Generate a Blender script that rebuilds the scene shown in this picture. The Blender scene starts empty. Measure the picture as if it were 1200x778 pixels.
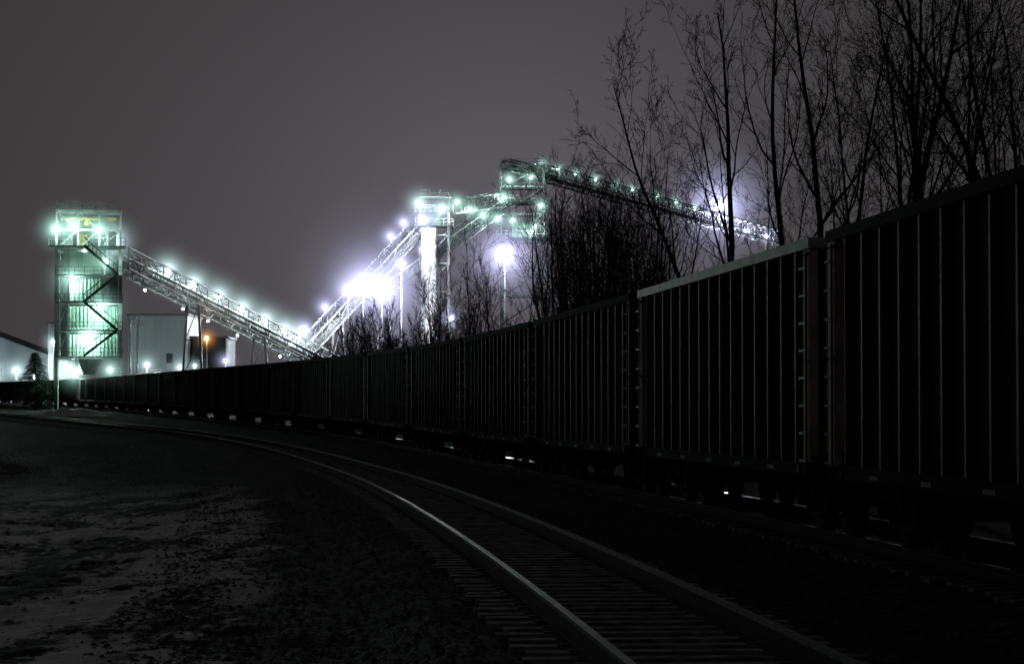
import bpy, math, random
from mathutils import Vector, Matrix, noise
random.seed(7)
scene = bpy.context.scene
R = random.random
def U(a,b): return a+(b-a)*random.random()

# ------------------------------------------------------------------ line of the railway
def Xf(y):                       # near face of the train, as function of distance
    if y <= 170: return 6.43-.06*y-.000475*y*y
    b = 6.43-.06*170-.000475*170*170
    if y <= 300: return b-.2215*(y-170)
    c = b-.2215*130
    yy = min(y,520)-300
    v = c-.2215*yy-.0003*yy*yy
    if y > 520: v -= .15*(min(y,700)-520)
    return v
def rise(y):
    if y < 70: return 0.0
    if y < 90: return .0002*(y-70)**2
    if y < 200: return .08+.008*(y-90)
    if y < 700: return .96+.0072*(y-200)
    return .96+3.6
def extra(y):
    if y < 60: return 0.0
    if y < 160: return .0004*(y-60)**2
    return 4+.075*(min(y,520)-160)
def Xt(y): return Xf(y)+1.55                     # train track centre
def Xn(y): return Xf(y)-3.72-extra(y)            # near track centre

# ------------------------------------------------------------------ materials
def nodes_of(m):
    m.use_nodes = True
    return m.node_tree.nodes, m.node_tree.links
def mat(name, c1, c2=None, rough=.7, metal=0, scale=3, bump=0, bscale=30, spec=None, detail=6, c_lo=.35, c_hi=.65, streak=False):
    m = bpy.data.materials.new(name)
    N, L = nodes_of(m)
    b = N['Principled BSDF']
    b.inputs['Roughness'].default_value = rough
    b.inputs['Metallic'].default_value = metal
    if spec is not None: b.inputs['Specular IOR Level'].default_value = spec
    tc = N.new('ShaderNodeTexCoord')
    if c2 is None: c2 = tuple(x*.6 for x in c1)
    n = N.new('ShaderNodeTexNoise'); n.inputs['Scale'].default_value = scale; n.inputs['Detail'].default_value = detail
    if streak:
        mp = N.new('ShaderNodeMapping'); mp.inputs['Scale'].default_value=(1,2.2,.25); L.new(tc.outputs['Object'],mp.inputs['Vector']); L.new(mp.outputs[0],n.inputs['Vector'])
    else: L.new(tc.outputs['Object'], n.inputs['Vector'])
    r = N.new('ShaderNodeValToRGB')
    r.color_ramp.elements[0].position = c_lo; r.color_ramp.elements[1].position = c_hi
    r.color_ramp.elements[0].color = (*c2,1); r.color_ramp.elements[1].color = (*c1,1)
    L.new(n.outputs['Fac'], r.inputs['Fac']); L.new(r.outputs['Color'], b.inputs['Base Color'])
    if bump:
        n2 = N.new('ShaderNodeTexNoise'); n2.inputs['Scale'].default_value = bscale; n2.inputs['Detail'].default_value = 4
        L.new(tc.outputs['Object'], n2.inputs['Vector'])
        bp = N.new('ShaderNodeBump'); bp.inputs['Strength'].default_value = bump; bp.inputs['Distance'].default_value = .02
        L.new(n2.outputs['Fac'], bp.inputs['Height']); L.new(bp.outputs['Normal'], b.inputs['Normal'])
    return m
def emis(name, col, s):
    m = bpy.data.materials.new(name)
    N, L = nodes_of(m); N.clear()
    o = N.new('ShaderNodeOutputMaterial'); e = N.new('ShaderNodeEmission')
    e.inputs['Color'].default_value = (*col,1); e.inputs['Strength'].default_value = s
    L.new(e.outputs[0], o.inputs['Surface'])
    return m
def glare_volume(name, col, A):
    """lamp glare painted as a self-glowing volume: emission falling off with distance from the lamp"""
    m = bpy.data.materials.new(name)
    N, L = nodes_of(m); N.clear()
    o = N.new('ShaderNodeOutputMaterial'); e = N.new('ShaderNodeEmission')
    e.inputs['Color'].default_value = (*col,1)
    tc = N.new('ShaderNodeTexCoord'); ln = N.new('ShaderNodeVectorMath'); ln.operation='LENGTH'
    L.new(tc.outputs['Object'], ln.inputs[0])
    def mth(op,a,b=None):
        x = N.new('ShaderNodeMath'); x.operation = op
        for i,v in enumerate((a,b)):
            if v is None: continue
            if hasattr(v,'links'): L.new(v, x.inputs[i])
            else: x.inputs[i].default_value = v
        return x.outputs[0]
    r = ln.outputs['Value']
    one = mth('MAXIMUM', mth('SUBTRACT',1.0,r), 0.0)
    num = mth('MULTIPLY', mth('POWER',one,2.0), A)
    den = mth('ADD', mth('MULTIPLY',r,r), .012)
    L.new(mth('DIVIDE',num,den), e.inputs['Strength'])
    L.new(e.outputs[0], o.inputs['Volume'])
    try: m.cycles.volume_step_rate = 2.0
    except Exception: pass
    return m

M = {}
M['rail'] = mat('rail_steel',(.26,.26,.28),(.10,.09,.085),rough=.42,metal=1,scale=6)
M['rail2'] = mat('polished_rail_steel',(.6,.6,.62),(.45,.44,.43),rough=.16,metal=1,scale=6)
M['railside'] = mat('rail_rust',(.05,.035,.028),rough=.85,scale=10,spec=.2)
M['tie'] = mat('frosted_timber',(.30,.30,.31),(.04,.036,.034),rough=.9,scale=5,bump=.5,bscale=25,spec=.2)
M['body'] = mat('dark_car_paint',(.036,.019,.019),(.012,.007,.007),rough=.55,scale=1.6,bump=.15,bscale=9,spec=.22,streak=True)
M['body2'] = mat('black_car_paint',(.024,.019,.023),(.009,.0075,.009),rough=.5,scale=1.4,bump=.15,bscale=9,spec=.22,streak=True)
M['sill'] = mat('grimy_sill',(.018,.015,.015),(.007,.006,.006),rough=.85,scale=2,spec=.06)
M['rib'] = mat('worn_rib_paint',(.044,.032,.033),(.007,.0055,.0055),rough=.5,scale=1.8,spec=.13,streak=True,c_lo=.42,c_hi=.7)
M['chord_dark'] = mat('dark_top_chord',(.022,.018,.018),rough=.8,scale=3,spec=.1)
M['chord_light'] = mat('bare_aluminium_chord',(.50,.52,.50),(.30,.31,.31),rough=.5,metal=.2,scale=2)
M['cream'] = mat('cream_corner_paint',(.62,.54,.42),(.34,.28,.21),rough=.6,scale=1.6,spec=.2)
M['corner_dark'] = mat('dark_corner_paint',(.04,.032,.03),rough=.6,scale=3,spec=.2)
M['truck'] = mat('black_truck_steel',(.012,.011,.011),rough=.85,scale=5,spec=.05)
M['wheel'] = mat('wheel_steel',(.022,.02,.019),(.01,.009,.009),rough=.8,scale=4,spec=.06)
M['refl'] = mat('reflector_strip',(.10,.09,.05),(.04,.035,.02),rough=.6,scale=4)
M['ladder_light'] = mat('pale_ladder_paint',(.60,.56,.42),(.2,.18,.13),rough=.5,scale=4)
M['steel'] = mat('galvanised_steel',(.30,.34,.33),(.16,.185,.18),rough=.5,metal=.2,scale=.8)
M['tsteel'] = mat('weathered_truss_steel',(.15,.165,.165),(.06,.067,.067),rough=.6,metal=.1,scale=.6)
M['dsteel'] = mat('dark_painted_steel',(.035,.042,.042),rough=.7,scale=1)
M['clad'] = mat('corrugated_cladding',(.23,.34,.285),(.11,.18,.15),rough=.55,scale=.5,streak=True)
M['concrete'] = mat('concrete',(.5,.5,.5),(.33,.33,.33),rough=.85,scale=.5,bump=.3,bscale=5)
M['wall'] = mat('grey_metal_wall',(.25,.29,.33),(.19,.22,.25),rough=.6,scale=.3,streak=True)
M['wwall'] = mat('white_wall',(.45,.48,.48),(.3,.33,.33),rough=.6,scale=.3,streak=True)
M['roof'] = mat('dark_roof',(.10,.10,.11),rough=.8,scale=.5)
M['glass'] = mat('window_glass',(.03,.04,.05),rough=.08,scale=1)
M['yellow'] = mat('yellow_paint',(.6,.42,.05),rough=.5,scale=1)
M['coal'] = mat('coal',(.04,.04,.042),(.015,.015,.016),rough=.6,scale=4,bump=.6,bscale=8)
M['snow'] = mat('snow',(.78,.8,.84),(.5,.52,.55),rough=.8,scale=1.2,bump=.6,bscale=5)
M['pile'] = mat('snow_dusted_coal',(.30,.29,.27),(.02,.02,.02),rough=.9,scale=.5,bump=.4,bscale=3,c_lo=.45,c_hi=.62)
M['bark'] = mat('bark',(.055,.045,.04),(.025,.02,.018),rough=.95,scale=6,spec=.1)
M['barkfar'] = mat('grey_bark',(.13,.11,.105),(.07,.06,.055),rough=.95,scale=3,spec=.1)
M['needle'] = mat('pine_needles',(.14,.21,.16),(.04,.07,.05),rough=.8,scale=3)
M['straw'] = mat('dry_grass',(.10,.09,.065),(.05,.045,.03),rough=.95,scale=5,spec=.1)
M['stone'] = mat('ballast_stone',(.12,.115,.115),(.03,.028,.028),rough=.9,scale=2.5,spec=.15)
M['clod'] = mat('frozen_earth',(.07,.065,.06),(.02,.019,.018),rough=.95,scale=4,spec=.1)
M['snowlump'] = mat('crusted_snow',(.5,.52,.54),(.2,.2,.21),rough=.9,scale=6)
M['hill'] = mat('wooded_hill',(.05,.05,.05),(.03,.03,.03),rough=1,scale=.02)
M['belt'] = mat('rubber_belt',(.03,.03,.03),rough=.8)

# ------------------------------------------------------------------ mesh builder
class MB:
    def __init__(s): s.v=[]; s.f=[]; s.m=[]; s.mats=[]
    def mi(s,k):
        if k not in s.mats: s.mats.append(k)
        return s.mats.index(k)
    def hexa(s,pts,k):
        b=len(s.v); s.v+= [tuple(p) for p in pts]; i=s.mi(k)
        for f in ((3,2,1,0),(4,5,6,7),(0,1,5,4),(1,2,6,5),(2,3,7,6),(3,0,4,7)):
            s.f.append(tuple(b+j for j in f)); s.m.append(i)
    def box(s,x0,x1,y0,y1,z0,z1,k):
        s.hexa([(x0,y0,z0),(x1,y0,z0),(x1,y1,z0),(x0,y1,z0),(x0,y0,z1),(x1,y0,z1),(x1,y1,z1),(x0,y1,z1)],k)
    def beam(s,p,q,w,k,h=None):
        p=Vector(p); q=Vector(q); d=q-p
        if d.length<1e-6: return
        d.normalize(); h = h or w
        up=Vector((0,0,1))
        if abs(d.z)>.97: up=Vector((0,1,0))
        a=d.cross(up).normalized()*w/2; b=a.cross(d).normalized()*h/2
        s.hexa([p-a-b,p+a-b,p+a+b,p-a+b,q-a-b,q+a-b,q+a+b,q-a+b],k)
    def quad(s,a,b,c,d,k):
        n=len(s.v); s.v+=[tuple(a),tuple(b),tuple(c),tuple(d)]; s.f.append((n,n+1,n+2,n+3)); s.m.append(s.mi(k))
    def cyl(s,p,q,r,k,n=16,r2=None,cap=True):
        p=Vector(p); q=Vector(q); d=(q-p).normalized(); r2 = r if r2 is None else r2
        up=Vector((0,0,1)) if abs(d.z)<.9 else Vector((1,0,0))
        a=d.cross(up).normalized(); b=a.cross(d)
        base=len(s.v); i=s.mi(k)
        for c,rr in ((p,r),(q,r2)):
            for t in range(n):
                an=2*math.pi*t/n; s.v.append(tuple(c+(a*math.cos(an)+b*math.sin(an))*rr))
        for t in range(n):
            u=(t+1)%n; s.f.append((base+t,base+u,base+n+u,base+n+t)); s.m.append(i)
        if cap:
            s.f.append(tuple(base+t for t in reversed(range(n)))); s.m.append(i)
            s.f.append(tuple(base+n+t for t in range(n))); s.m.append(i)
    def mesh(s,name):
        me=bpy.data.meshes.new(name); me.from_pydata(s.v,[],s.f)
        for k in s.mats: me.materials.append(M[k])
        me.polygons.foreach_set('material_index',s.m); me.update()
        return me
    def obj(s,name,parent=None,loc=(0,0,0),rz=0,smooth=False):
        me=s.mesh(name); o=bpy.data.objects.new(name,me); scene.collection.objects.link(o)
        o.location=loc; o.rotation_euler=(0,0,rz)
        if parent: o.parent=parent
        if smooth:
            me.polygons.foreach_set('use_smooth',[True]*len(me.polygons))
        return o
def empty(name,loc=(0,0,0),rz=0):
    o=bpy.data.objects.new(name,None); scene.collection.objects.link(o); o.location=loc; o.rotation_euler=(0,0,rz); return o

# ------------------------------------------------------------------ ground
def bed(d):
    d=abs(d)
    if d<1.75: return .25
    if d<2.5: return .25*(1-(d-1.75)/.75)
    return 0
def gz(x,y,u):
    h=rise(y)-.47
    t=x-Xt(y)
    h+=max(bed(u),bed(t))
    if u<-3:                      # shallow verge on the left
        h-=min(.25,(-3-u)*.06)
    if u<-12: h+=min(.5,(-12-u)*.06)*(1 if y<150 else .3)
    if abs(u)<60 and y<140:
        out = 1 if abs(u)>2.6 and abs(t)>2.6 else .15
        h+=.05*noise.noise(Vector((x*.35,y*.2,0)))*out
        h+=.035*noise.noise(Vector((x*1.7,y*1.2,3)))*(out if u<-2.6 else .6)
        if u<-3.6: h+=.05*noise.noise(Vector((x*2.6,y*1.6,5)))+.05*max(0,noise.noise(Vector((x*.9,y*.5,15))))
        # rough bank of earth beside the line
        if u<-6 and 55<y<120: h+=.6*max(0,1-abs(y-88)/32)*min(1,(-6-u)/5)*(.7+.7*noise.noise(Vector((x*.3,y*.12,9))))
    return h
us=[-3000,-1500,-700,-350,-180,-100,-70,-50,-38,-30,-25,-21,-18]
u=-16
while u<12: us.append(u); u+=.2
us+=[12.5,14,16,19,23,28,35,45,60,80,110,160,250,500,1000,2000,4000]
ys=[-300,-100,-40,-20,0,8]
y=12
while y<60: ys.append(y); y+=.25
while y<160: ys.append(y); y+=1.0
while y<520: ys.append(y); y+=6
ys+=[560,600,650,700,900,1300,2000,4000,8000]
gv=[];att=[]
for y in ys:
    for u in us:
        x=Xn(y)+u; gv.append((x,y,gz(x,y,u))); att.append(u)
gf=[]
W=len(us)
for j in range(len(ys)-1):
    for i in range(W-1):
        gf.append((j*W+i,j*W+i+1,(j+1)*W+i+1,(j+1)*W+i))
me=bpy.data.meshes.new('ground'); me.from_pydata(gv,[],gf)
a=me.attributes.new('off','FLOAT','POINT'); a.data.foreach_set('value',att)
me.polygons.foreach_set('use_smooth',[True]*len(me.polygons))
g=bpy.data.objects.new('ground',me); scene.collection.objects.link(g)
m=bpy.data.materials.new('gravel_and_snow'); N,L=nodes_of(m); b=N['Principled BSDF']
b.inputs['Roughness'].default_value=.95; b.inputs['Specular IOR Level'].default_value=.08
geo=N.new('ShaderNodeNewGeometry'); at=N.new('ShaderNodeAttribute'); at.attribute_name='off'
vo=N.new('ShaderNodeTexVoronoi'); vo.inputs['Scale'].default_value=11
L.new(geo.outputs['Position'],vo.inputs['Vector'])
hs=N.new('ShaderNodeSeparateColor'); L.new(vo.outputs['Color'],hs.inputs['Color'])
rp=N.new('ShaderNodeValToRGB'); rp.color_ramp.elements[0].color=(.008,.0075,.0075,1); rp.color_ramp.elements[1].color=(.10,.095,.09,1); rp.color_ramp.elements[1].position=1
e_=rp.color_ramp.elements.new(.6); e_.color=(.024,.0225,.022,1)
L.new(hs.outputs['Red'],rp.inputs['Fac'])
def mrange(src,a,b_,to1=1.0,smooth=False,to0=0.0):
    q=N.new('ShaderNodeMapRange'); q.inputs[1].default_value=a; q.inputs[2].default_value=b_; q.inputs[3].default_value=to0; q.inputs[4].default_value=to1
    if smooth: q.interpolation_type='SMOOTHSTEP'
    L.new(src,q.inputs[0]); return q.outputs[0]
def mm(op,a,b_):
    q=N.new('ShaderNodeMath'); q.operation=op; L.new(a,q.inputs[0])
    if hasattr(b_,'links'): L.new(b_,q.inputs[1])
    else: q.inputs[1].default_value=b_
    return q.outputs[0]
edge=N.new('ShaderNodeTexNoise'); edge.inputs['Scale'].default_value=.5; L.new(geo.outputs['Position'],edge.inputs['Vector'])
offn=mm('ADD',at.outputs['Fac'],mm('MULTIPLY',edge.outputs['Fac'],1.6))
zone=mm('MULTIPLY',mrange(offn,-2.2,-3.0,smooth=True),mrange(at.outputs['Fac'],-15,-9,smooth=True))
sp_=N.new('ShaderNodeSeparateXYZ'); L.new(geo.outputs['Position'],sp_.inputs[0])
zone=mm('MULTIPLY',zone,mrange(sp_.outputs['Y'],85,50,smooth=True))
def nz(scale,det,rg,sy):
    q=N.new('ShaderNodeTexNoise'); q.inputs['Scale'].default_value=scale; q.inputs['Detail'].default_value=det; q.inputs['Roughness'].default_value=rg
    mp=N.new('ShaderNodeMapping'); mp.inputs['Scale'].default_value=(1,sy,1); L.new(geo.outputs['Position'],mp.inputs['Vector']); L.new(mp.outputs[0],q.inputs['Vector']); return q.outputs['Fac']
big=nz(.8,3,.5,.28); fine=nz(4.0,8,.8,.5); shade=nz(.22,6,.7,.5)
patch=mrange(mm('ADD',mm('MULTIPLY',big,.5),mm('MULTIPLY',fine,.5)),.472,.51)
snow=mm('MULTIPLY',zone,patch)
frost=mm('MULTIPLY',mrange(fine,.52,.7,.22),mrange(shade,.45,.65))
mx=mm('MAXIMUM',snow,frost)
mix=N.new('ShaderNodeMix'); mix.data_type='RGBA'; mix.inputs['B'].default_value=(.80,.82,.83,1)
L.new(rp.outputs['Color'],mix.inputs['A']); L.new(mx,mix.inputs['Factor']); L.new(mix.outputs['Result'],b.inputs['Base Color'])
bp=N.new('ShaderNodeBump'); bp.inputs['Strength'].default_value=1; bp.inputs['Distance'].default_value=.07
L.new(mm('ADD',vo.outputs['Distance'],fine),bp.inputs['Height']); L.new(bp.outputs['Normal'],b.inputs['Normal'])
me.materials.append(m)

# ------------------------------------------------------------------ tracks
def track(name,Xc,head):
    mb=MB()
    prof=[(-.036,0),(.036,0),(.036,-.035),(.009,-.05),(.009,-.145),(.07,-.16),(.07,-.17),(-.07,-.17),(-.07,-.16),(-.009,-.145),(-.009,-.05),(-.036,-.035)]
    yy=[]; y=-20
    while y<520:
        yy.append(y); y+= 1.0 if y<120 else 4
    for side in (-.755,.755):
        base=len(mb.v)
        for y in yy:
            x=Xc(y); sl=(Xc(y+.5)-Xc(y-.5)); n=Vector((1,-sl,0)).normalized()
            for (px,pz) in prof:
                p=Vector((x,y,rise(y)))+n*(side+px); mb.v.append((p.x,p.y,p.z+pz))
        k=len(prof); t=mb.mi(head); rs=mb.mi('railside')
        for j in range(len(yy)-1):
            for i in range(k):
                i2=(i+1)%k
                mb.f.append((base+j*k+i,base+j*k+i2,base+(j+1)*k+i2,base+(j+1)*k+i))
                mb.m.append(t if i in(0,1,11) else rs)
    y=-5.0
    while y<380:
        sl=(Xc(y+.5)-Xc(y-.5)); n=Vector((1,-sl,0)).normalized(); d=Vector((-n.y,n.x,0))
        c=Vector((Xc(y)+U(-.03,.03),y,rise(y)-.172+U(-.012,.0)))
        w=.115; hl=1.28+U(-.05,.05); sk=U(-.02,.02)
        a=n*hl; e=d*w; s2=d*sk
        pts=[c-a-e-s2,c+a-e+s2,c+a+e+s2,c-a+e-s2]
        mb.hexa([p-Vector((0,0,.13)) for p in pts]+pts,'tie')
        for side in(-.755,.755):
            q=c+n*side
            pp=[q-n*.16-d*.08,q+n*.16-d*.08,q+n*.16+d*.08,q-n*.16+d*.08]
            if y<90: mb.hexa([p+Vector((0,0,-.005)) for p in pp]+[p+Vector((0,0,.012)) for p in pp],'railside')
        y+=.53
    return mb.obj(name)
track('railway_track',Xn,'rail')
track('railway_track',Xt,'rail2')

# loose ballast stones and frozen clods
def scatter(name,n,u0,u1,ymax,smin,smax,keys,avoid=True,pw=1.5,fade=False):
    mb=MB()
    for i in range(n):
        y=14+(ymax-14)*R()**pw; u=U(u0,u1); x=Xn(y)+u
        if avoid and min(abs(u-.755),abs(u+.755))<.09: continue
        if fade and noise.noise(Vector((x*.5,y*.25,21)))+U(-.3,.3)<.0: continue
        s=smin+(smax-smin)*R()**3; h=gz(x,y,u)
        c=Vector((x,y,h+s*.15)); b0=len(mb.v); k=mb.mi(random.choice(keys))
        for d in ((1,0,0),(.3,1,0),(-1,.2,0),(-.2,-1,0),(.1,.1,.6)):
            v=Vector(d)*s*U(.6,1.3); v.rotate(Matrix.Rotation(i*1.7,3,'Z')); mb.v.append(tuple(c+v))
        for f in((0,1,4),(1,2,4),(2,3,4),(3,0,4)):
            mb.f.append(tuple(b0+j for j in f)); mb.m.append(k)
    mb.obj(name)
scatter('ballast_stones',24000,-5.0,4.2,75,.015,.05,['stone'])
scatter('frozen_clods',8000,-16,-3.4,125,.015,.075,['clod','clod','stone','snowlump'],avoid=False,pw=1.15,fade=True)
# dry grass on the verge
mb=MB()
for i in range(420):
    y=15+90*R()**1.2; u=-U(3.6,16); x=Xn(y)+u; h=gz(x,y,u)
    if noise.noise(Vector((x*.4,y*.25,7)))<.0: continue
    for j in range(9):
        px=x+random.gauss(0,.16); py=y+random.gauss(0,.16); hh=U(.02,.11); lx=U(-.08,.08); ly=U(-.08,.08); w=.004
        k=mb.mi('straw'); n=len(mb.v)
        mb.v+=[(px-w,py,h-.02),(px+w,py,h-.02),(px+lx*.4+w*.7,py+ly*.4,h+hh*.6),(px+lx*.4-w*.7,py+ly*.4,h+hh*.6),(px+lx,py+ly,h+hh)]
        mb.f+=[(n,n+1,n+2,n+3),(n+3,n+2,n+4)]; mb.m+=[k,k]
mb.obj('dry_grass')

# ------------------------------------------------------------------ coal hopper cars
def car_mesh():
    mb=MB(); H=7.55; top=3.93; bot=.82; P=1.43; O=1.55
    for k in('body','rib','chord','corner','truck','wheel','refl','ladder','sill'): mb.mats.append(k)
    for s in(-1,1):
        def bx(xa,xb,*a): mb.box(min(s*xa,s*xb),max(s*xa,s*xb),*a)
        bx(P-.03,P,-H,H,bot+.1,top-.1,'body')                       # side sheet
        bx(P-.06,O+.02,-H-.04,H+.04,top-.14,top,'chord')            # top chord
        bx(P-.05,O,-H,H,bot,bot+.17,'sill')                         # side sill
        bx(P+.001,P+.03,-H,H,bot+.17,bot+.34,'sill')
        n=16
        for i in range(1,n):
            y=-H+2*H*i/n
            x0,x1=s*P,s*(O-.01); a=.075; b_=.035; z0,z1=bot+.17,top-.14
            pts=[(x0,y-a),(x0,y+a),(x1,y+b_),(x1,y-b_)]
            if s<0: pts=pts[::-1]
            pts=pts[::-1]
            mb.hexa([(p[0],p[1],z0) for p in pts]+[(p[0],p[1],z1) for p in pts],'rib')
        for e in(-1,1):                                              # corner posts, ladders
            ya,yb=sorted((e*H,e*(H-.40)))
            bx(P+.002,O-.002,ya,yb,bot+.17,top-.14,'corner')
            yl=sorted((e*(H-.02),e*(H-.42)))
            for r in range(8):
                z=1.0+r*.36; bx(O+.03,O+.055,yl[0],yl[1],z,z+.03,'ladder')
            for q in yl:
                bx(O+.028,O+.05,q-.012,q+.012,.7,3.75,'truck')
                for z in(.9,2.3,3.7): bx(O-.02,O+.029,q-.011,q+.011,z,z+.03,'truck')
            bx(O+.001,O+.006,e*(H-.75)-.05,e*(H-.75)+.05,bot+.03,bot+.13,'refl')
        for i in range(5):
            y=-5+2.5*i; bx(O+.001,O+.006,y-.22,y+.22,bot+.04,bot+.09,'refl')
    for e in(-1,1):
        ya,yb=sorted((e*H,e*(H-.04))); mb.box(-P,P,ya,yb,bot+.5,top-.05,'body')
        for z in(1.4,2.0,2.6,3.2):
            ya,yb=sorted((e*(H+.001),e*(H+.09))); mb.box(-P+.02,P-.02,ya,yb,z,z+.12,'rib')
        for x in(-1.3,-.45,.45,1.3):
            ya,yb=sorted((e*(H+.001),e*(H+.13))); mb.box(x-.05,x+.05,ya,yb,bot+.3,top-.15,'corner' if abs(x)>1 else 'body')
        ya,yb=sorted((e*(H-.03),e*(H+.06))); mb.box(-O+.03,O-.03,ya,yb,top-.138,top-.002,'chord')
        ya,yb=sorted((e*(H-.1),e*(H+.45))); mb.box(-.25,.25,ya,yb,.75,1.05,'truck')      # draft gear
        ya,yb=sorted((e*(H+.40),e*8.12)); mb.box(-.13,.13,ya,yb,.78,1.0,'truck')          # coupler
        mb.box(-.22,.22,min(e*7.9,e*8.09),max(e*7.9,e*8.09),.74,1.04,'truck')
        ya,yb=sorted((e*(H-.05),e*(H+.2))); mb.box(-O+.03,O-.03,ya,yb,.93,1.08,'truck')  # end sill
        mb.cyl((.9,e*(H+.3),2.4),(.9,e*(H+.34),2.4),.28,'truck',14)                       # brake wheel
        mb.beam((.6,e*(H+.2),.9),(.5,e*(H+.55),.45),.05,'truck')                          # air hose
        c=e*5.7
        for w in(-.88,.88):
            mb.cyl((-.72,c+w,.46),(.72,c+w,.46),.075,'truck',8)
            for s in(-1,1):
                mb.cyl((s*.69,c+w,.46),(s*.82,c+w,.46),.46,'wheel',24)
                mb.cyl((s*.64,c+w,.46),(s*.688,c+w,.46),.5,'wheel',24)
                mb.cyl((s*.93,c+w,.46),(s*1.12,c+w,.46),.12,'truck',10)
        for s in(-1,1):
            mb.beam((s*1.0,c-1.05,.55),(s*1.0,c-.35,.72),.13,'truck',.16)
            mb.beam((s*1.0,c+1.05,.55),(s*1.0,c+.35,.72),.13,'truck',.16)
            mb.beam((s*1.0,c-.4,.73),(s*1.0,c+.4,.73),.14,'truck',.15)
            mb.beam((s*1.001,c-.85,.45),(s*1.0,c-.3,.27),.12,'truck',.1)
            mb.beam((s*1.001,c+.85,.45),(s*1.0,c+.3,.27),.12,'truck',.1)
            mb.beam((s*1.0,c-.34,.26),(s*1.0,c+.34,.26),.125,'truck',.1)
            for o in(-.15,0,.15): mb.cyl((s*1.0,c+o,.31),(s*1.0,c+o,.66),.06,'truck',8)
        mb.box(-1.1,1.1,c-.18,c+.18,.5,.8,'truck')
    mb.box(-.3,.3,-H+.1,H-.1,.8,1.0,'truck')
    mb.box(-P+.03,P-.03,-H+.05,H-.05,1.02,1.06,'body')
    n=len(mb.v); k=mb.mi('coal'); nx,ny=6,40
    for j in range(ny+1):
        for i in range(nx+1):
            x=-P+.05+(2*P-.1)*i/nx; y=-H+.06+(2*H-.12)*j/ny
            mb.v.append((x,y,3.55-.35*abs(x)/P+.15*noise.noise(Vector((x,y*.7,0)))))
    for j in range(ny):
        for i in range(nx):
            a=n+j*(nx+1)+i; mb.f.append((a,a+1,a+nx+2,a+nx+1)); mb.m.append(k)
    M['chord']=M['chord_dark']; M['corner']=M['corner_dark']; M['ladder']=M['corner_dark']
    return mb.mesh('hopper_car')
cm=car_mesh()
joints=[33.0]
y=33.0
while y>-8: 
    sl=Xt(y-8)-Xt(y-9); y-=16.25/math.sqrt(1+sl*sl); joints.insert(0,y)
y=33.0
while y<505:
    sl=Xt(y+8)-Xt(y+9); y+=16.25/math.sqrt(1+sl*sl); joints.append(y)
for i in range(len(joints)-1):
    a=Vector((Xt(joints[i]),joints[i],rise(joints[i]))); c=Vector((Xt(joints[i+1]),joints[i+1],rise(joints[i+1])))
    o=bpy.data.objects.new('coal_hopper_car',cm); scene.collection.objects.link(o)
    d=c-a; o.location=(a+c)/2; o.rotation_euler=(math.atan2(d.z,math.hypot(d.x,d.y)),0,math.atan2(-d.x,d.y))
    near33 = abs(joints[i]-33)<.5
    var=random.random()
    def setm(slot,mt):
        o.material_slots[slot].link='OBJECT'; o.material_slots[slot].material=mt
    if near33: setm(0,M['body2']); setm(2,M['chord_light']); setm(3,M['cream']); setm(7,M['ladder_light'])
    elif abs(joints[i+1]-33)<.5: setm(3,M['cream'])
    elif var<.35: setm(0,M['body2'])
    if not near33 and R()<.15: setm(3,M['cream'])

# ------------------------------------------------------------------ lamps
bulb_me={}
def ico(name,mt,sub=2):
    import bmesh
    bm=bmesh.new(); bmesh.ops.create_icosphere(bm,subdivisions=sub,radius=1)
    me=bpy.data.meshes.new(name); bm.to_mesh(me); bm.free(); me.materials.append(mt)
    me.polygons.foreach_set('use_smooth',[True]*len(me.polygons)); return me
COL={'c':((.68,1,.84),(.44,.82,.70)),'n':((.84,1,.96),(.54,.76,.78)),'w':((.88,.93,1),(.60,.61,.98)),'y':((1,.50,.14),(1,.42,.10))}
def lamp(x,y,z,r=.3,L_=900,R_=5,A=1.0,col='c',pole=0,parent=None):
    e=empty('floodlight',(x,y,z))
    L_=int(L_*1.5) if L_<5000 else L_
    small=R_<1.7 and col!='y'
    R_*=1.3; A*=2.2
    key=(col,L_)
    if key not in bulb_me: bulb_me[key]=ico('bulb',emis('lamp_%s_%d'%(col,L_),COL[col][0],L_),1)
    o=bpy.data.objects.new('bulb',bulb_me[key]); scene.collection.objects.link(o); o.parent=e; o.scale=(r,r*.8,r)
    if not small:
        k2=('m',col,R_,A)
        if k2 not in bulb_me: bulb_me[k2]=ico('glare_halo',glare_volume('glare_volume_%s'%col,COL[col][1],A*.045/R_),2)
        o=bpy.data.objects.new('glare_halo',bulb_me[k2]); scene.collection.objects.link(o); o.parent=e; o.scale=(R_,R_,R_)  # added glowing ball that imitates glare round the bulb
    mb=MB(); mb.box(-r*1.1,r*1.1,r*.9,r*1.3,-r*.9,r*1.1,'dsteel'); mb.box(-r*1.2,r*1.2,-r*.6,r*1.3,r*1.12,r*1.35,'dsteel')
    if pole: mb.beam((0,r*1.1,-.2),(0,r*1.1,-pole),.16,'tsteel')
    mb.obj('housing',e)
    return e
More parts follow.
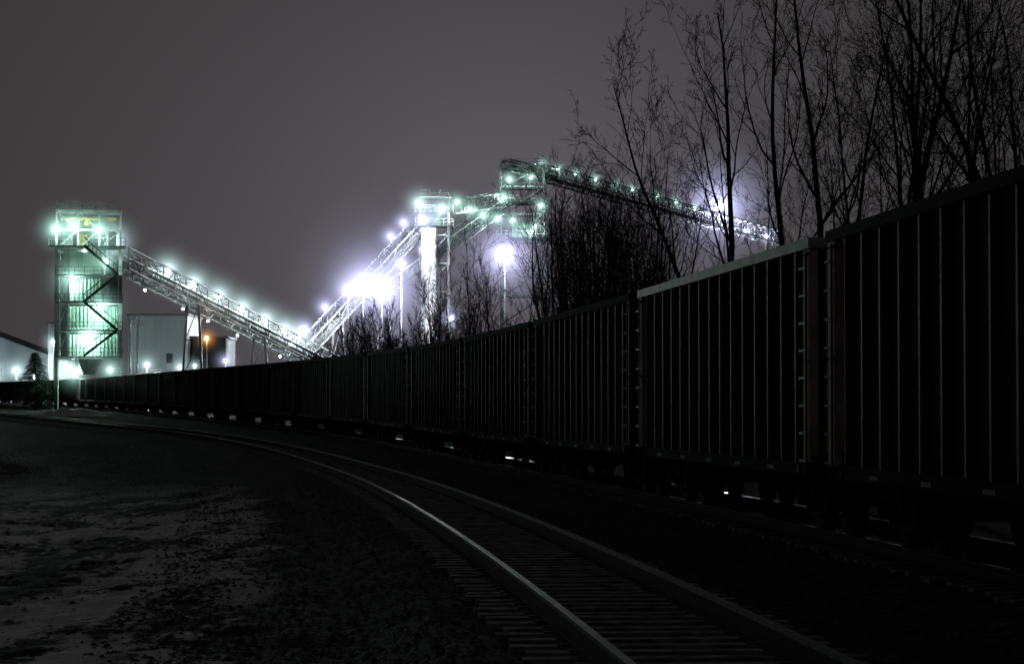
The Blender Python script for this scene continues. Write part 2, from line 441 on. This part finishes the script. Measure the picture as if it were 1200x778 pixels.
# ------------------------------------------------------------------ steelwork
def gallery(mb,p,q,w,h,n,light='tsteel',deck=True,sheet=None):
    p=Vector(p); q=Vector(q); d=q-p; side=Vector((d.y,-d.x,0)).normalized()*w/2; up=Vector((0,0,h))
    for s in(-1,1):
        mb.beam(p+side*s,q+side*s,.24,light); mb.beam(p+side*s+up,q+side*s+up,.24,light)
        for i in range(n+1):
            a=p+d*i/n+side*s; mb.beam(a,a+up,.13,light)
            if i<n:
                b=p+d*(i+1)/n+side*s
                if i%2: mb.beam(a,b+up,.12,light)
                else: mb.beam(a+up,b,.12,light)
        o=side*s*(1+1.6/w)
        for zz in(.55,1.1): mb.beam(p+o+up*.35+Vector((0,0,zz)),q+o+up*.35+Vector((0,0,zz)),.05,light)
        for i in range(2*n+1):
            a=p+d*i/(2*n)+o+up*.35; mb.beam(a,a+Vector((0,0,1.1)),.05,light)
        mb.beam(p+side*s*(1+.8/w)+up*.35,q+side*s*(1+.8/w)+up*.35,.8,'dsteel',.06)
    for i in range(n+1):
        a=p+d*i/n; mb.beam(a-side,a+side,.14,light); mb.beam(a-side+up,a+side+up,.12,light)
    if deck: mb.beam(p+up*.30,q+up*.30,w*.6,'belt',.1)
    if sheet:
        mb.beam(p+up*.97,q+up*.97,w*.9,sheet,.08)
def bent(mb,x,y,z0,z1,w=3,k='tsteel'):
    mb.beam((x-w/2,y,z0),(x-w/4,y,z1),.35,k); mb.beam((x+w/2,y,z0),(x+w/4,y,z1),.35,k)
    n=max(2,int((z1-z0)/5))
    for i in range(n):
        t0=i/n; t1=(i+1)/n; wa=w/2-(w/4)*t0; wb=w/2-(w/4)*t1
        za=z0+(z1-z0)*t0; zb=z0+(z1-z0)*t1
        mb.beam((x-wa,y+.2,za),(x+wb,y+.2,zb),.14,k); mb.beam((x-wb,y,zb),(x+wb,y,zb),.16,k)
def railing(mb,x0,x1,y0,y1,z,k='steel'):
    c=[(x0,y0),(x1,y0),(x1,y1),(x0,y1)]
    for i in range(4):
        a=c[i]; b=c[(i+1)%4]
        for h in(.55,1.1): mb.beam((a[0],a[1],z+h),(b[0],b[1],z+h),.06,k)
        n=max(1,int(math.hypot(b[0]-a[0],b[1]-a[1])/1.5))
        for j in range(n): 
            t=j/n; mb.beam((a[0]+(b[0]-a[0])*t,a[1]+(b[1]-a[1])*t,z),(a[0]+(b[0]-a[0])*t,a[1]+(b[1]-a[1])*t,z+1.1),.06,k)
def corr(mb,x0,x1,y,z0,z1,k,step=.5,dep=.16):
    x=x0
    while x<x1-.01:
        xb=min(x+step,x1); w=xb-x
        mb.box(x,xb,y,y+.05,z0,z1,k); mb.box(x+w*.3,x+w*.7,y-dep,y-.001,z0,z1,k); x=xb

# loadout tower over the train track : local frame, x across, y along the track
g0=rise(360)-.4
T=empty('loadout_tower',(-59.6,360,g0),math.radians(9))
mb=MB()
w=4.4; dd=3.8; top=27.5
for x in(-w,w):
    for y in(-dd,dd): mb.beam((x,y,0),(x,y,22.4),.5,'steel')
for x in(-w,-w/3,w/3,w):
    for y in(-dd,dd): mb.beam((x,y,22.4),(x,y,top),.28,'steel')
for z in(7.2,10.9,14.8,18.6,22.4):
    for y in(-dd,dd): mb.beam((-w,y,z),(w,y,z),.35,'steel')
    for x in(-w,w): mb.beam((x,-dd,z),(x,dd,z),.35,'steel')
for z in(25,top):
    for y in(-dd,dd): mb.beam((-w,y,z),(w,y,z),.26,'steel')
    for x in(-w,w): mb.beam((x,-dd,z),(x,dd,z),.26,'steel')
for x in(-w,w):
    for a,b_ in((0,7.2),(7.2,14.8),(14.8,22.4)):
        mb.beam((x,-dd,a),(x,dd,b_),.2,'steel'); mb.beam((x,dd,a),(x,-dd,b_),.2,'steel')
for x0 in(-w,-w/3,w/3):
    mb.beam((x0,-dd,22.4),(x0+w*2/3,-dd,25),.14,'steel'); mb.beam((x0+w*2/3,-dd,25),(x0,-dd,top),.14,'steel')
for za,zb in((7.2,10.9),(10.9,14.8),(14.8,18.6),(18.6,22.4)):
    mb.beam((-w,-dd,za),(-w*.62,-dd,zb),.14,'steel')
mb.beam((-w*.62,-dd,7.2),(-w*.62,-dd,22.4),.26,'steel'); mb.beam((w*.5,-dd,14.8),(w*.5,-dd,22.4),.26,'steel')
mb.obj('steel_frame',T)
mb=MB()
corr(mb,-w+1.7,w-.3,-dd+1.2,7.4,10.5,'clad'); corr(mb,-w+1.7,w-.3,-dd+1.2,11.2,14.4,'clad'); corr(mb,-w+1.7,w-2.6,-dd+1.2,15.2,18.2,'clad'); corr(mb,-w+.9,w-2.6,-dd+1.2,19,22.0,'clad')
mb.box(w-1.6,w-1.5,-dd+1.5,dd-.3,15,22,'dsteel')
mb.box(-w+.5,w-.3,dd-.35,dd-.3,7.4,22,'dsteel')
mb.box(-w+.4,-w+.45,-dd+1.3,dd-.4,7.4,22,'dsteel')
mb.cyl((0,0,4.9),(0,0,8.5),1.0,'dsteel',16,2.6)
mb.obj('cladding',T)
mb=MB()
mb.box(-w-1.1,w+.7,-dd-1.3,dd+.8,22.6,22.75,'dsteel'); railing(mb,-w-1.1,w+.7,-dd-1.3,dd+.8,22.75)
mb.box(-w-.2,w+.2,-dd-.2,dd+.2,top+.13,top+.3,'steel'); railing(mb,-w,w,-dd,dd,top+.3)
for z in(7.4,11,14.9,18.7):
    mb.box(-w-.1,w+.3,-dd-1.5,-dd+.6,z-.14,z,'dsteel')
    for h in(.55,1.1): mb.beam((-w-.1,-dd-1.5,z+h),(w+.3,-dd-1.5,z+h),.07,'dsteel')
    for i in range(8): mb.beam((-w-.1+i*(2*w+.4)/7,-dd-1.5,z),(-w-.1+i*(2*w+.4)/7,-dd-1.5,z+1.1),.07,'dsteel')
fl=[0,3.6,7.4,11,14.9,18.7,22.7]
for i in range(2,6):
    a,b_=(-.6,4.0) if i%2==0 else (4.0,-.6)
    yy=-dd-(1.1 if i%2 else .6)-1.4
    for o in(-.45,.45): mb.beam((a,yy+o,fl[i]),(b_,yy+o,fl[i+1]),.12,'dsteel',.34)
    for o in(-.45,.45): mb.beam((a,yy+o,fl[i]+1.1),(b_,yy+o,fl[i+1]+1.1),.08,'dsteel')
    for k in range(8):
        t=k/8; x=a+(b_-a)*t; z=fl[i]+(fl[i+1]-fl[i])*t; mb.beam((x,yy-.45,z),(x,yy-.45,z+1.1),.07,'dsteel')
    for k in range(16):
        t=k/16; mb.box(a+(b_-a)*t-.15,a+(b_-a)*t+.15,yy-.4,yy+.4,fl[i]+(fl[i+1]-fl[i])*t,fl[i]+(fl[i+1]-fl[i])*t+.04,'dsteel')
mb.obj('platforms_and_stairs',T)
mb=MB()
mb.box(-1.6,-.2,-1,1,22.8,24.6,'yellow'); mb.cyl((1.5,-1.2,24),(1.5,1.2,24),.9,'dsteel',20); mb.box(-3.6,-2.2,-1.5,.5,22.8,25.4,'steel'); mb.box(2.7,3.8,-1,2,22.8,25,'dsteel')
mb.beam((-3.8,-2.6,26.6),(3.8,-2.6,26.6),.35,'yellow'); mb.box(-.6,.1,-2.9,-2.3,25.7,26.4,'yellow')
mb.box(-1.4,2.6,1,3.2,22.8,26.4,'clad')
mb.obj('head_drive_machinery',T)
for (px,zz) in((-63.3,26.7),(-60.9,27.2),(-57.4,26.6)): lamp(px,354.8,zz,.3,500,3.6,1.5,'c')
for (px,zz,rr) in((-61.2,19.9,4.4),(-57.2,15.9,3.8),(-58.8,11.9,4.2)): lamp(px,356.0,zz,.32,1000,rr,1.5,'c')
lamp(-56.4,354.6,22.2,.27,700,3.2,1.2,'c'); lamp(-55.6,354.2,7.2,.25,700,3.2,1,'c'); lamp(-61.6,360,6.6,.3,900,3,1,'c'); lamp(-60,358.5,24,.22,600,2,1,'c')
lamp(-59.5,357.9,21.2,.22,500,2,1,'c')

# conveyor from the tower down to the reclaim
C=empty('loadout_conveyor')
mb=MB()
pA=Vector((-55.5,361,21.6)); pB=Vector((-24,444,4.2))
gallery(mb,pA,pB,3.2,2.9,26)
for t in(.25,.5,.75):
    p=pA.lerp(pB,t); bent(mb,p.x,p.y,rise(p.y)-.5,p.z,3.4)
mb.obj('truss_gallery',C)
for t,du in((.02,1.2),(.2,1.0),(.29,1),(.38,1),(.47,1),(.56,1),(.64,1),(.70,1)):
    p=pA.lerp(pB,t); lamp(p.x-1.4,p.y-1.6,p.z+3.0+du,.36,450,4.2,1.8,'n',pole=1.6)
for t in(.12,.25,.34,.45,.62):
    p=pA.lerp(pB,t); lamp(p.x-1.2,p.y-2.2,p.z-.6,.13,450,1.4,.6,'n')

# transfer towers
def transfer(name,cx,cy,gx,z1,z2,w,d):
    e=empty(name,(cx,cy,0)); g1=rise(cy)-.5
    mb=MB()
    for x in(-w,w):
        for y in(-d,d): mb.beam((x,y,g1),(x,y,z2),.4,'tsteel')
    z=g1; 
    while z<z2-2:
        zb=min(z+5,z2)
        for y in(-d,d): mb.beam((-w,y,zb),(w,y,zb),.26,'tsteel'); mb.beam((-w,y,z),(w,y,zb),.16,'tsteel')
        for x in(-w,w): mb.beam((x,-d,zb),(x,d,zb),.26,'tsteel'); mb.beam((x,-d,z),(x,d,zb),.16,'tsteel')
        z=zb
    for z in(z1,(z1+z2)/2): mb.box(-w-.8,w+.8,-d-1,d+1,z,z+.12,'dsteel'); railing(mb,-w-.8,w+.8,-d-1,d+1,z+.12)
    mb.box(-w-.3,w+.3,-d-.3,d+.3,z2+.2,z2+.4,'steel'); railing(mb,-w,w,-d,d,z2+.4)
    mb.box(-w*.5,w*.4,-d*.4,d*.6,z1+.2,z1+3,'clad'); mb.cyl((w*.1,-d*.5,z2-1.6),(w*.1,d*.5,z2-1.6),.8,'dsteel',16)
    mb.obj('steel_frame',e); return e
t1=transfer('transfer_tower',-13.6,450,0,33.8,38.6,2.5,2.4)
mb=MB(); g1=rise(450)
mb.cyl((-14.6,447.0,g1-.6),(-14.6,447.0,33.4),1.35,'concrete',28)
for z in range(6,32,4): mb.cyl((-14.6,447,z),(-14.6,447,z+.25),1.42,'concrete',28)
mb.obj('concrete_silo')
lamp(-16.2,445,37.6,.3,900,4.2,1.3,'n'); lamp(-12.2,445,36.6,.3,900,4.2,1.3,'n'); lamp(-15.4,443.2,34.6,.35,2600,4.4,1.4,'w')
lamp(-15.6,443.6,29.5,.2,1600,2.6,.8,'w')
# incline up to transfer tower
C=empty('incline_conveyor'); mb=MB()
pA=Vector((-37,428,8.0)); pB=Vector((-15.8,450,33.4)); 
gallery(mb,pA,pB,3,2.6,16)
for t in(.35,.7):
    p=pA.lerp(pB,t); bent(mb,p.x,p.y,rise(p.y)-.5,p.z,3)
mb.obj('truss_gallery',C)
for t in(.05,.15,.3,.8,.9):
    p=pA.lerp(pB,t); lamp(p.x-1,p.y-2,p.z+3.4,.24,500,3.4,1.2,'w',pole=1.2)
# main tower and bridges
t2=transfer('main_transfer_tower',1.9,470,0,33,46,3.9,3.2)
C=empty('bridge_conveyor'); mb=MB()
gallery(mb,(-11,450,36.2),(-1.8,469,39),2.6,2.4,8); mb.obj('truss_gallery',C)
C=empty('lower_incline_conveyor'); mb=MB()
gallery(mb,(-24,440,20),(-1.8,468,38),2.6,2.6,14); 
mb.obj('truss_gallery',C)
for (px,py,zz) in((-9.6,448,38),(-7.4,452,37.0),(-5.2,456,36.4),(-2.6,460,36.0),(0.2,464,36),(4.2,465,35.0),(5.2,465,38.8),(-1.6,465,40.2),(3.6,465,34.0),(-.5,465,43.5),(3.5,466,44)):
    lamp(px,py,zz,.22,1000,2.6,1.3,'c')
# long overland conveyor
C=empty('overland_conveyor'); mb=MB()
pA=Vector((4.5,470,44.2)); pB=Vector((52,503,34.2)); gallery(mb,pA,pB,3,2.6,34)
gallery(mb,(-1,468,45.2),(8,473,43.6),3,2.2,5)
for t in(.28,.52,.78,.98):
    p=pA.lerp(pB,t); bent(mb,p.x,p.y,rise(p.y)-.5,p.z,5)
mb.obj('truss_gallery',C)
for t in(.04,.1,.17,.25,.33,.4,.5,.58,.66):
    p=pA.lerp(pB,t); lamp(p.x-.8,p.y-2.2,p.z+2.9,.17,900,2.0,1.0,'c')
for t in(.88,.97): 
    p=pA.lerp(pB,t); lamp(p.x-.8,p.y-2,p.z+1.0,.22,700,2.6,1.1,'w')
for (px,zz,ll) in((52,41.5,10),(47,38.8,6)):
    mb=MB(); gallery(mb,(px-ll,510,zz+.6),(px,512,zz),1.6,1.2,6); mb.obj('stacker_boom')
# big floods on masts
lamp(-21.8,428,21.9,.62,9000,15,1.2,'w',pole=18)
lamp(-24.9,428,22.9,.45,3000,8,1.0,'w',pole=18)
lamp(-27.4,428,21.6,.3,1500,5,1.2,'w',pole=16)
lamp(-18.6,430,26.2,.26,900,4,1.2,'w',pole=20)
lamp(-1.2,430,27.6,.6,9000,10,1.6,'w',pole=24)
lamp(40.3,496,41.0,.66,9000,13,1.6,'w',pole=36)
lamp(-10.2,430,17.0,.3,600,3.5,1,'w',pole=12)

# stockpile behind the trees
mb=MB(); nr,na=18,64; cx,cy=4,455; gg=rise(450)-.6; TP=19
k=mb.mi('pile'); mb.v.append((cx,cy,TP-.9))
for i in range(1,nr+1):
    for j in range(na):
        an=2*math.pi*j/na; rr=30*i/nr*(1+.14*noise.noise(Vector((math.cos(an)*1.6,math.sin(an)*1.6,i*.12))))
        f=1-(i/nr)
        mb.v.append((cx+rr*math.cos(an),cy+rr*math.sin(an)*.6,gg+(TP-gg)*(f**1.15 if i>2 else .90-.02*i)+1.5*noise.noise(Vector((rr*math.cos(an)*.22,rr*math.sin(an)*.22,0)))))
for j in range(na): mb.f.append((0,1+j,1+(j+1)%na)); mb.m.append(k)
for i in range(nr-1):
    for j in range(na):
        a=1+i*na+j; b_=1+i*na+(j+1)%na; mb.f.append((a,a+na,b_+na,b_)); mb.m.append(k)
mb.obj('coal_stockpile',smooth=True)

# ------------------------------------------------------------------ buildings at the left
def building(name,x0,x1,y0,y1,z1,ridge,wall,win=()):
    g1=rise(y0)-.6; e=empty(name,(x0,y0,0)); W_=x1-x0; D=y1-y0
    mb=MB()
    mb.box(0,W_,0,D,g1,z1,wall)
    n=int(W_/.8)
    for i in range(n): mb.box(i*W_/n+.1,i*W_/n+.2,-.06,-.002,g1,z1-.02,wall)
    if ridge>z1:
        b0=len(mb.v); kk=mb.mi(wall); 
        mb.v+=[(0,0.001,z1),(W_,0.001,z1),(W_/2,0.001,ridge)]; mb.f.append((b0,b0+1,b0+2)); mb.m.append(kk)
    mb.obj('walls',e)
    mb=MB()
    if ridge>z1:
        mb.beam((-.4,D/2,z1-.1),(W_/2,D/2,ridge+.12),D+1,'roof',.18); mb.beam((W_+.4,D/2,z1-.1),(W_/2,D/2,ridge+.12),D+1,'roof',.18)
    else: mb.box(-.3,W_+.3,-.3,D+.3,z1+.003,z1+.3,'roof')
    mb.obj('roof',e)
    mb=MB()
    for (a,b_,c,d,k) in win:
        mb.box(a,b_,-.1,-.063,c,d,k); mb.box(a-.12,b_+.12,-.14,-.101,d,d+.12,'steel'); mb.box(a-.12,b_+.12,-.14,-.101,c-.12,c,'steel')
    if win: mb.obj('doors_and_windows',e)
    return e
building('prep_plant_building',-60,-50.8,400,418,16.4,0,'wall',[(1,3.6,2.2,6.4,'roof'),(6,7,9,10.5,'glass'),(4.3,5.3,2.2,4.4,'wwall')])
building('boiler_house',-50.5,-45.2,404,418,13.0,0,'dsteel',[(1,2,8,9.4,'glass')])
building('control_building',-98.8,-94.6,545,560,20.0,0,'wwall',[(1,2.4,14,15.4,'glass')])
building('workshop_building',-136,-99.4,565,590,12.6,19.4,'wall',[(6,10,3.5,9.4,'roof'),(21.5,23.5,9,10.8,'glass'),(29,31,9,10.8,'glass')])
building('storage_shed',-62,-48,396,399,6.3,7.8,'wwall',[(9,12,3,5,'glass')])
for px,zz,ll in((-107.5,10.2,2500),(-112,9.6,2500),(-103.6,8.8,1500)): lamp(px,555,zz,.34,ll,4.5,1.3,'n',pole=5)
lamp(-93.5,540,10.6,.34,2500,4.5,1.3,'n',pole=5)
lamp(-96.8,540,16,.3,2800,3.5,.9,'n',pole=8)
lamp(-56.2,394,8.6,.24,900,3,1,'n',pole=6); lamp(-51,393,8.2,.2,900,2.6,1,'n',pole=6)
lamp(-46.8,392,12.6,.24,400,2.2,1.2,'y',pole=10); lamp(-44,393,9.2,.2,900,2.4,1,'w',pole=6)
lamp(-66.5,392,7.6,.22,1200,2.6,1,'c',pole=5); lamp(-48.6,392,8.4,.16,900,1.8,1,'n',pole=6)
for px,h in((-57.6,15.3),(-56.5,14.4)):
    mb=MB(); mb.beam((0,0,2),(0,0,h),.2,'steel'); mb.beam((0,0,h),(1,-.4,h+.2),.12,'steel'); mb.obj('light_pole',loc=(px,386,0))

# ------------------------------------------------------------------ hills
mb=MB(); k=mb.mi('hill'); nx=120
for i in range(nx+1):
    x=-900+2400*i/nx
    hh=20+70*max(0,noise.noise(Vector((x*.004+3,1,0)))+.35)*(1 if x>0 else .15)
    mb.v+=[(x,1500,0),(x,1650,hh*.7+4*noise.noise(Vector((x*.05,0,0)))),(x,1900,hh+5*noise.noise(Vector((x*.04,5,0))))]
for i in range(nx):
    for j in range(2):
        a=i*3+j; mb.f.append((a,a+3,a+4,a+1)); mb.m.append(k)
mb.obj('hills',smooth=True)
# snow pile
mb=MB(); k=mb.mi('snow'); n=18
for j in range(n+1):
    for i in range(n+1):
        x=-4+8*i/n; y=-3+6*j/n; f=max(0,1-(x/4)**2-(y/3)**2)
        mb.v.append((x,y,-.35+f*.85*(.7+.8*noise.noise(Vector((x*.8,y*.8,2))))))
for j in range(n):
    for i in range(n):
        a=j*(n+1)+i; mb.f.append((a,a+1,a+n+2,a+n+1)); mb.m.append(k)
mb.obj('snow_pile',loc=(-45.5,262,rise(262)),smooth=True)

# ------------------------------------------------------------------ trees
class Tree:
    def __init__(s,key): s.mb=MB(); s.k=s.mb.mi(key)
    def tube(s,pts,rads,n):
        v=s.mb.v; base=len(v)
        for i,p in enumerate(pts):
            d=(pts[min(i+1,len(pts)-1)]-pts[max(i-1,0)]).normalized()
            up=Vector((1,0,0)) if abs(d.x)<.8 else Vector((0,1,0))
            a=d.cross(up).normalized(); b_=d.cross(a)
            for t in range(n):
                an=2*math.pi*t/n; v.append(tuple(p+(a*math.cos(an)+b_*math.sin(an))*rads[i]))
        for i in range(len(pts)-1):
            for t in range(n):
                u_=(t+1)%n; s.mb.f.append((base+i*n+t,base+i*n+u_,base+(i+1)*n+u_,base+(i+1)*n+t)); s.mb.m.append(s.k)
    def grow(s,p,d,L_,r,lev,maxlev,kids,rmin,bare=0.0,spread=1.0):
        nseg=(12,8,6,4,3)[min(lev,4)]; pts=[p.copy()]; rads=[r]; d=d.normalized(); q=p.copy(); d0=d.copy()
        wob=(.06,.10,.15,.2,.22)[min(lev,4)]
        for i in range(nseg):
            d=(d+d0*(.15 if lev==0 else 0)+Vector((random.gauss(0,wob),random.gauss(0,wob),random.gauss(0,wob*.6)+ (.10,.11,.06,.03,0)[min(lev,4)]*(1 if lev else .2)))).normalized()
            q=q+d*L_/nseg; pts.append(q.copy()); rads.append(max(rmin,r*(1-(i+1)/nseg*.85)))
        s.tube(pts,rads,(7,5,4,3,3)[min(lev,4)])
        if lev>=maxlev: return
        n=kids[lev]
        for i in range(n):
            t=bare+(1-bare)*(i+R())/n if lev==0 else .2+.8*(i+R())/n
            f=t*nseg; j=min(int(f),nseg-1); b0=pts[j].lerp(pts[j+1],f-j); dd_=(pts[j+1]-pts[j]).normalized()
            ang=math.radians(U(20,46)*spread if lev==0 else U(22,50)); az=U(0,6.283)
            o=dd_.orthogonal().normalized(); o.rotate(Matrix.Rotation(az,3,dd_))
            nd=dd_*math.cos(ang)+o*math.sin(ang)
            nl=L_*(U(.24,.44)*(1.2-t*.65) if lev==0 else U(.32,.55)*(1.1-t*.4))
            s.grow(b0,nd,nl,max(rmin,rads[j]*U(.38,.58)),lev+1,maxlev,kids,rmin)
def bare_tree(x,y,h,r,lean=(0,0),seed=0,kids=(10,6,5,3),fork=0):
    random.seed(seed); t=Tree('bark'); p=Vector((0,0,0))
    t.grow(p,Vector((lean[0],lean[1],1)),h,r,0,4,kids,.006,bare=.34)
    if fork:
        t.grow(Vector((lean[0],lean[1],1))*h*.16,Vector((lean[0]+fork,lean[1],1)),h*.72,r*.65,0,4,kids,.006,bare=.25)
    t.mb.obj('bare_tree',loc=(x,y,rise(y)-.5))
for i,(px,y,h,r,l,fk) in enumerate([(866,74,14.0,.15,(-.09,0),-.26),(930,82,16.5,.15,(-.03,0),0),(950,76,15.5,.16,(.08,0),.15),
        (992,84,14,.10,(0,0),0),(1012,72,15,.20,(.20,0),0),(1068,78,17,.15,(.04,0),-.2),(1094,70,16,.14,(.02,0),.18),
        (1140,86,17,.13,(.12,0),0),(1180,74,16,.17,(.2,0),-.25),(1225,80,17,.15,(-.12,0),0),(778,112,13,.09,(.04,0),0),(1262,66,16,.16,(-.25,0),0),(912,98,12,.07,(.1,0),0),(1040,100,14,.08,(-.05,0),0),(1120,95,16,.1,(-.1,0),0),(1165,90,16,.1,(.0,0),.1),(975,104,14,.08,(.07,0),0)]):
    bare_tree((px-600)/3000*y,y,h,r,l,seed=200+i,fork=fk)
# mid distance woodland between the train and the plant
def wood(name,specs,kids,key,seed,rmin,bare=.2,lev=3):
    random.seed(seed); t=Tree(key)
    for (x,y,h) in specs:
        t.grow(Vector((x,y,rise(y)-.5)),Vector((U(-.08,.08),0,1)),h,h*.0085,0,lev,kids,rmin,bare=bare)
    return t.mb.obj(name)
random.seed(5)
sp=[]
for i in range(100):
    y=U(150,225); px=U(505,775) if i%3 else U(610,770); h=U(8.5,12.5)+ (4.0 if px>640 else 0)
    if 575<px<609: h*=.66
    sp.append(((px-600)/3000*y,y,h))
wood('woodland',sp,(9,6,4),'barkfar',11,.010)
sp=[]
for i in range(70):
    y=U(185,245); px=U(362,560); h=U(4.2,8.4)*(1 if px>395 else .7)
    sp.append(((px-600)/3000*y,y,h))
wood('scrub_thicket',sp,(14,7,4),'bark',12,.014,bare=.02)
sp=[]
for i in range(34):
    y=U(120,190); px=U(770,1500); sp.append(((px-600)/3000*y,y,U(7,13)))
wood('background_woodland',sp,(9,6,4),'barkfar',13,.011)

# pine
random.seed(3)
mb=MB(); mb.cyl((0,0,0),(0,0,8.3),.18,'bark',8,.02)
for i in range(34):
    z=.9+7.2*i/34; L_=min(2.9,.60*(8.4-z)+.05)
    for j in range(17):
        an=U(0,6.283); e=Vector((math.cos(an)*L_*U(.75,1.1),math.sin(an)*L_*U(.75,1.1),z-.28*L_+U(0,.2))); p0=Vector((0,0,z))
        mb.beam(p0,e,.03,'bark')
        for k in range(14):
            q=p0.lerp(e,U(.2,1)); dv=Vector((U(-.4,.4),U(-.4,.4),U(-.2,.08))); sd=Vector((U(-.09,.09),U(-.09,.09),U(-.04,.04)))
            mb.quad(q,q+dv*.5+sd,q+dv,q+dv*.5-sd,'needle')
mb.obj('pine_tree',loc=(-65.2,350,rise(350)-.5))

# ------------------------------------------------------------------ world
wd=bpy.data.worlds.new('World'); scene.world=wd; wd.use_nodes=True
N=wd.node_tree.nodes; L=wd.node_tree.links; bg=N['Background']
sky=N.new('ShaderNodeTexSky'); sky.sky_type='NISHITA'; sky.sun_disc=False; sky.sun_elevation=math.radians(-6); sky.sun_rotation=math.radians(180)
tc=N.new('ShaderNodeTexCoord')
def glow(d,lo,pw,col,tex=False):
    v=Vector(d).normalized(); vm=N.new('ShaderNodeVectorMath'); vm.operation='DOT_PRODUCT'; vm.inputs[1].default_value=v
    nm=N.new('ShaderNodeVectorMath'); nm.operation='NORMALIZE'; L.new(tc.outputs['Generated'],nm.inputs[0]); L.new(nm.outputs[0],vm.inputs[0])
    m1=N.new('ShaderNodeMapRange'); m1.inputs[1].default_value=lo; m1.inputs[2].default_value=1; L.new(vm.outputs['Value'],m1.inputs[0])
    p=N.new('ShaderNodeMath'); p.operation='POWER'; p.inputs[1].default_value=pw; L.new(m1.outputs[0],p.inputs[0])
    c=N.new('ShaderNodeVectorMath'); c.operation='SCALE'; c.inputs[0].default_value=col; L.new(p.outputs[0],c.inputs['Scale']); return c.outputs[0]
def add(a,b_):
    v=N.new('ShaderNodeVectorMath'); v.operation='ADD'
    for i,q in enumerate((a,b_)):
        if hasattr(q,'links'): L.new(q,v.inputs[i])
        else: v.inputs[i].default_value=q
    return v.outputs[0]
sc=N.new('ShaderNodeVectorMath'); sc.operation='SCALE'; sc.inputs['Scale'].default_value=.03; L.new(sky.outputs[0],sc.inputs[0])
t=add(sc.outputs[0],(.0215,.0200,.0207))
t=add(t,glow((.0,1,.03),.955,2.2,(.043,.040,.046)))
t=add(t,glow((-.0,1,.05),.992,1.6,(.030,.027,.038)))
t=add(t,glow((-.1,1,-.05),.5,3,(.0185,.0170,.0168)))
L.new(t,bg.inputs['Color']); bg.inputs['Strength'].default_value=1.0

# ------------------------------------------------------------------ camera
cd=bpy.data.cameras.new('Camera'); cam=bpy.data.objects.new('Camera',cd); scene.collection.objects.link(cam)
cam.location=(0,0,1.68); cam.rotation_euler=(math.radians(90+1.74),0,0); cd.lens=90; cd.sensor_width=36; cd.clip_end=12000
scene.camera=cam
scene.view_settings.view_transform='Standard'; scene.view_settings.look='None'; scene.view_settings.exposure=0
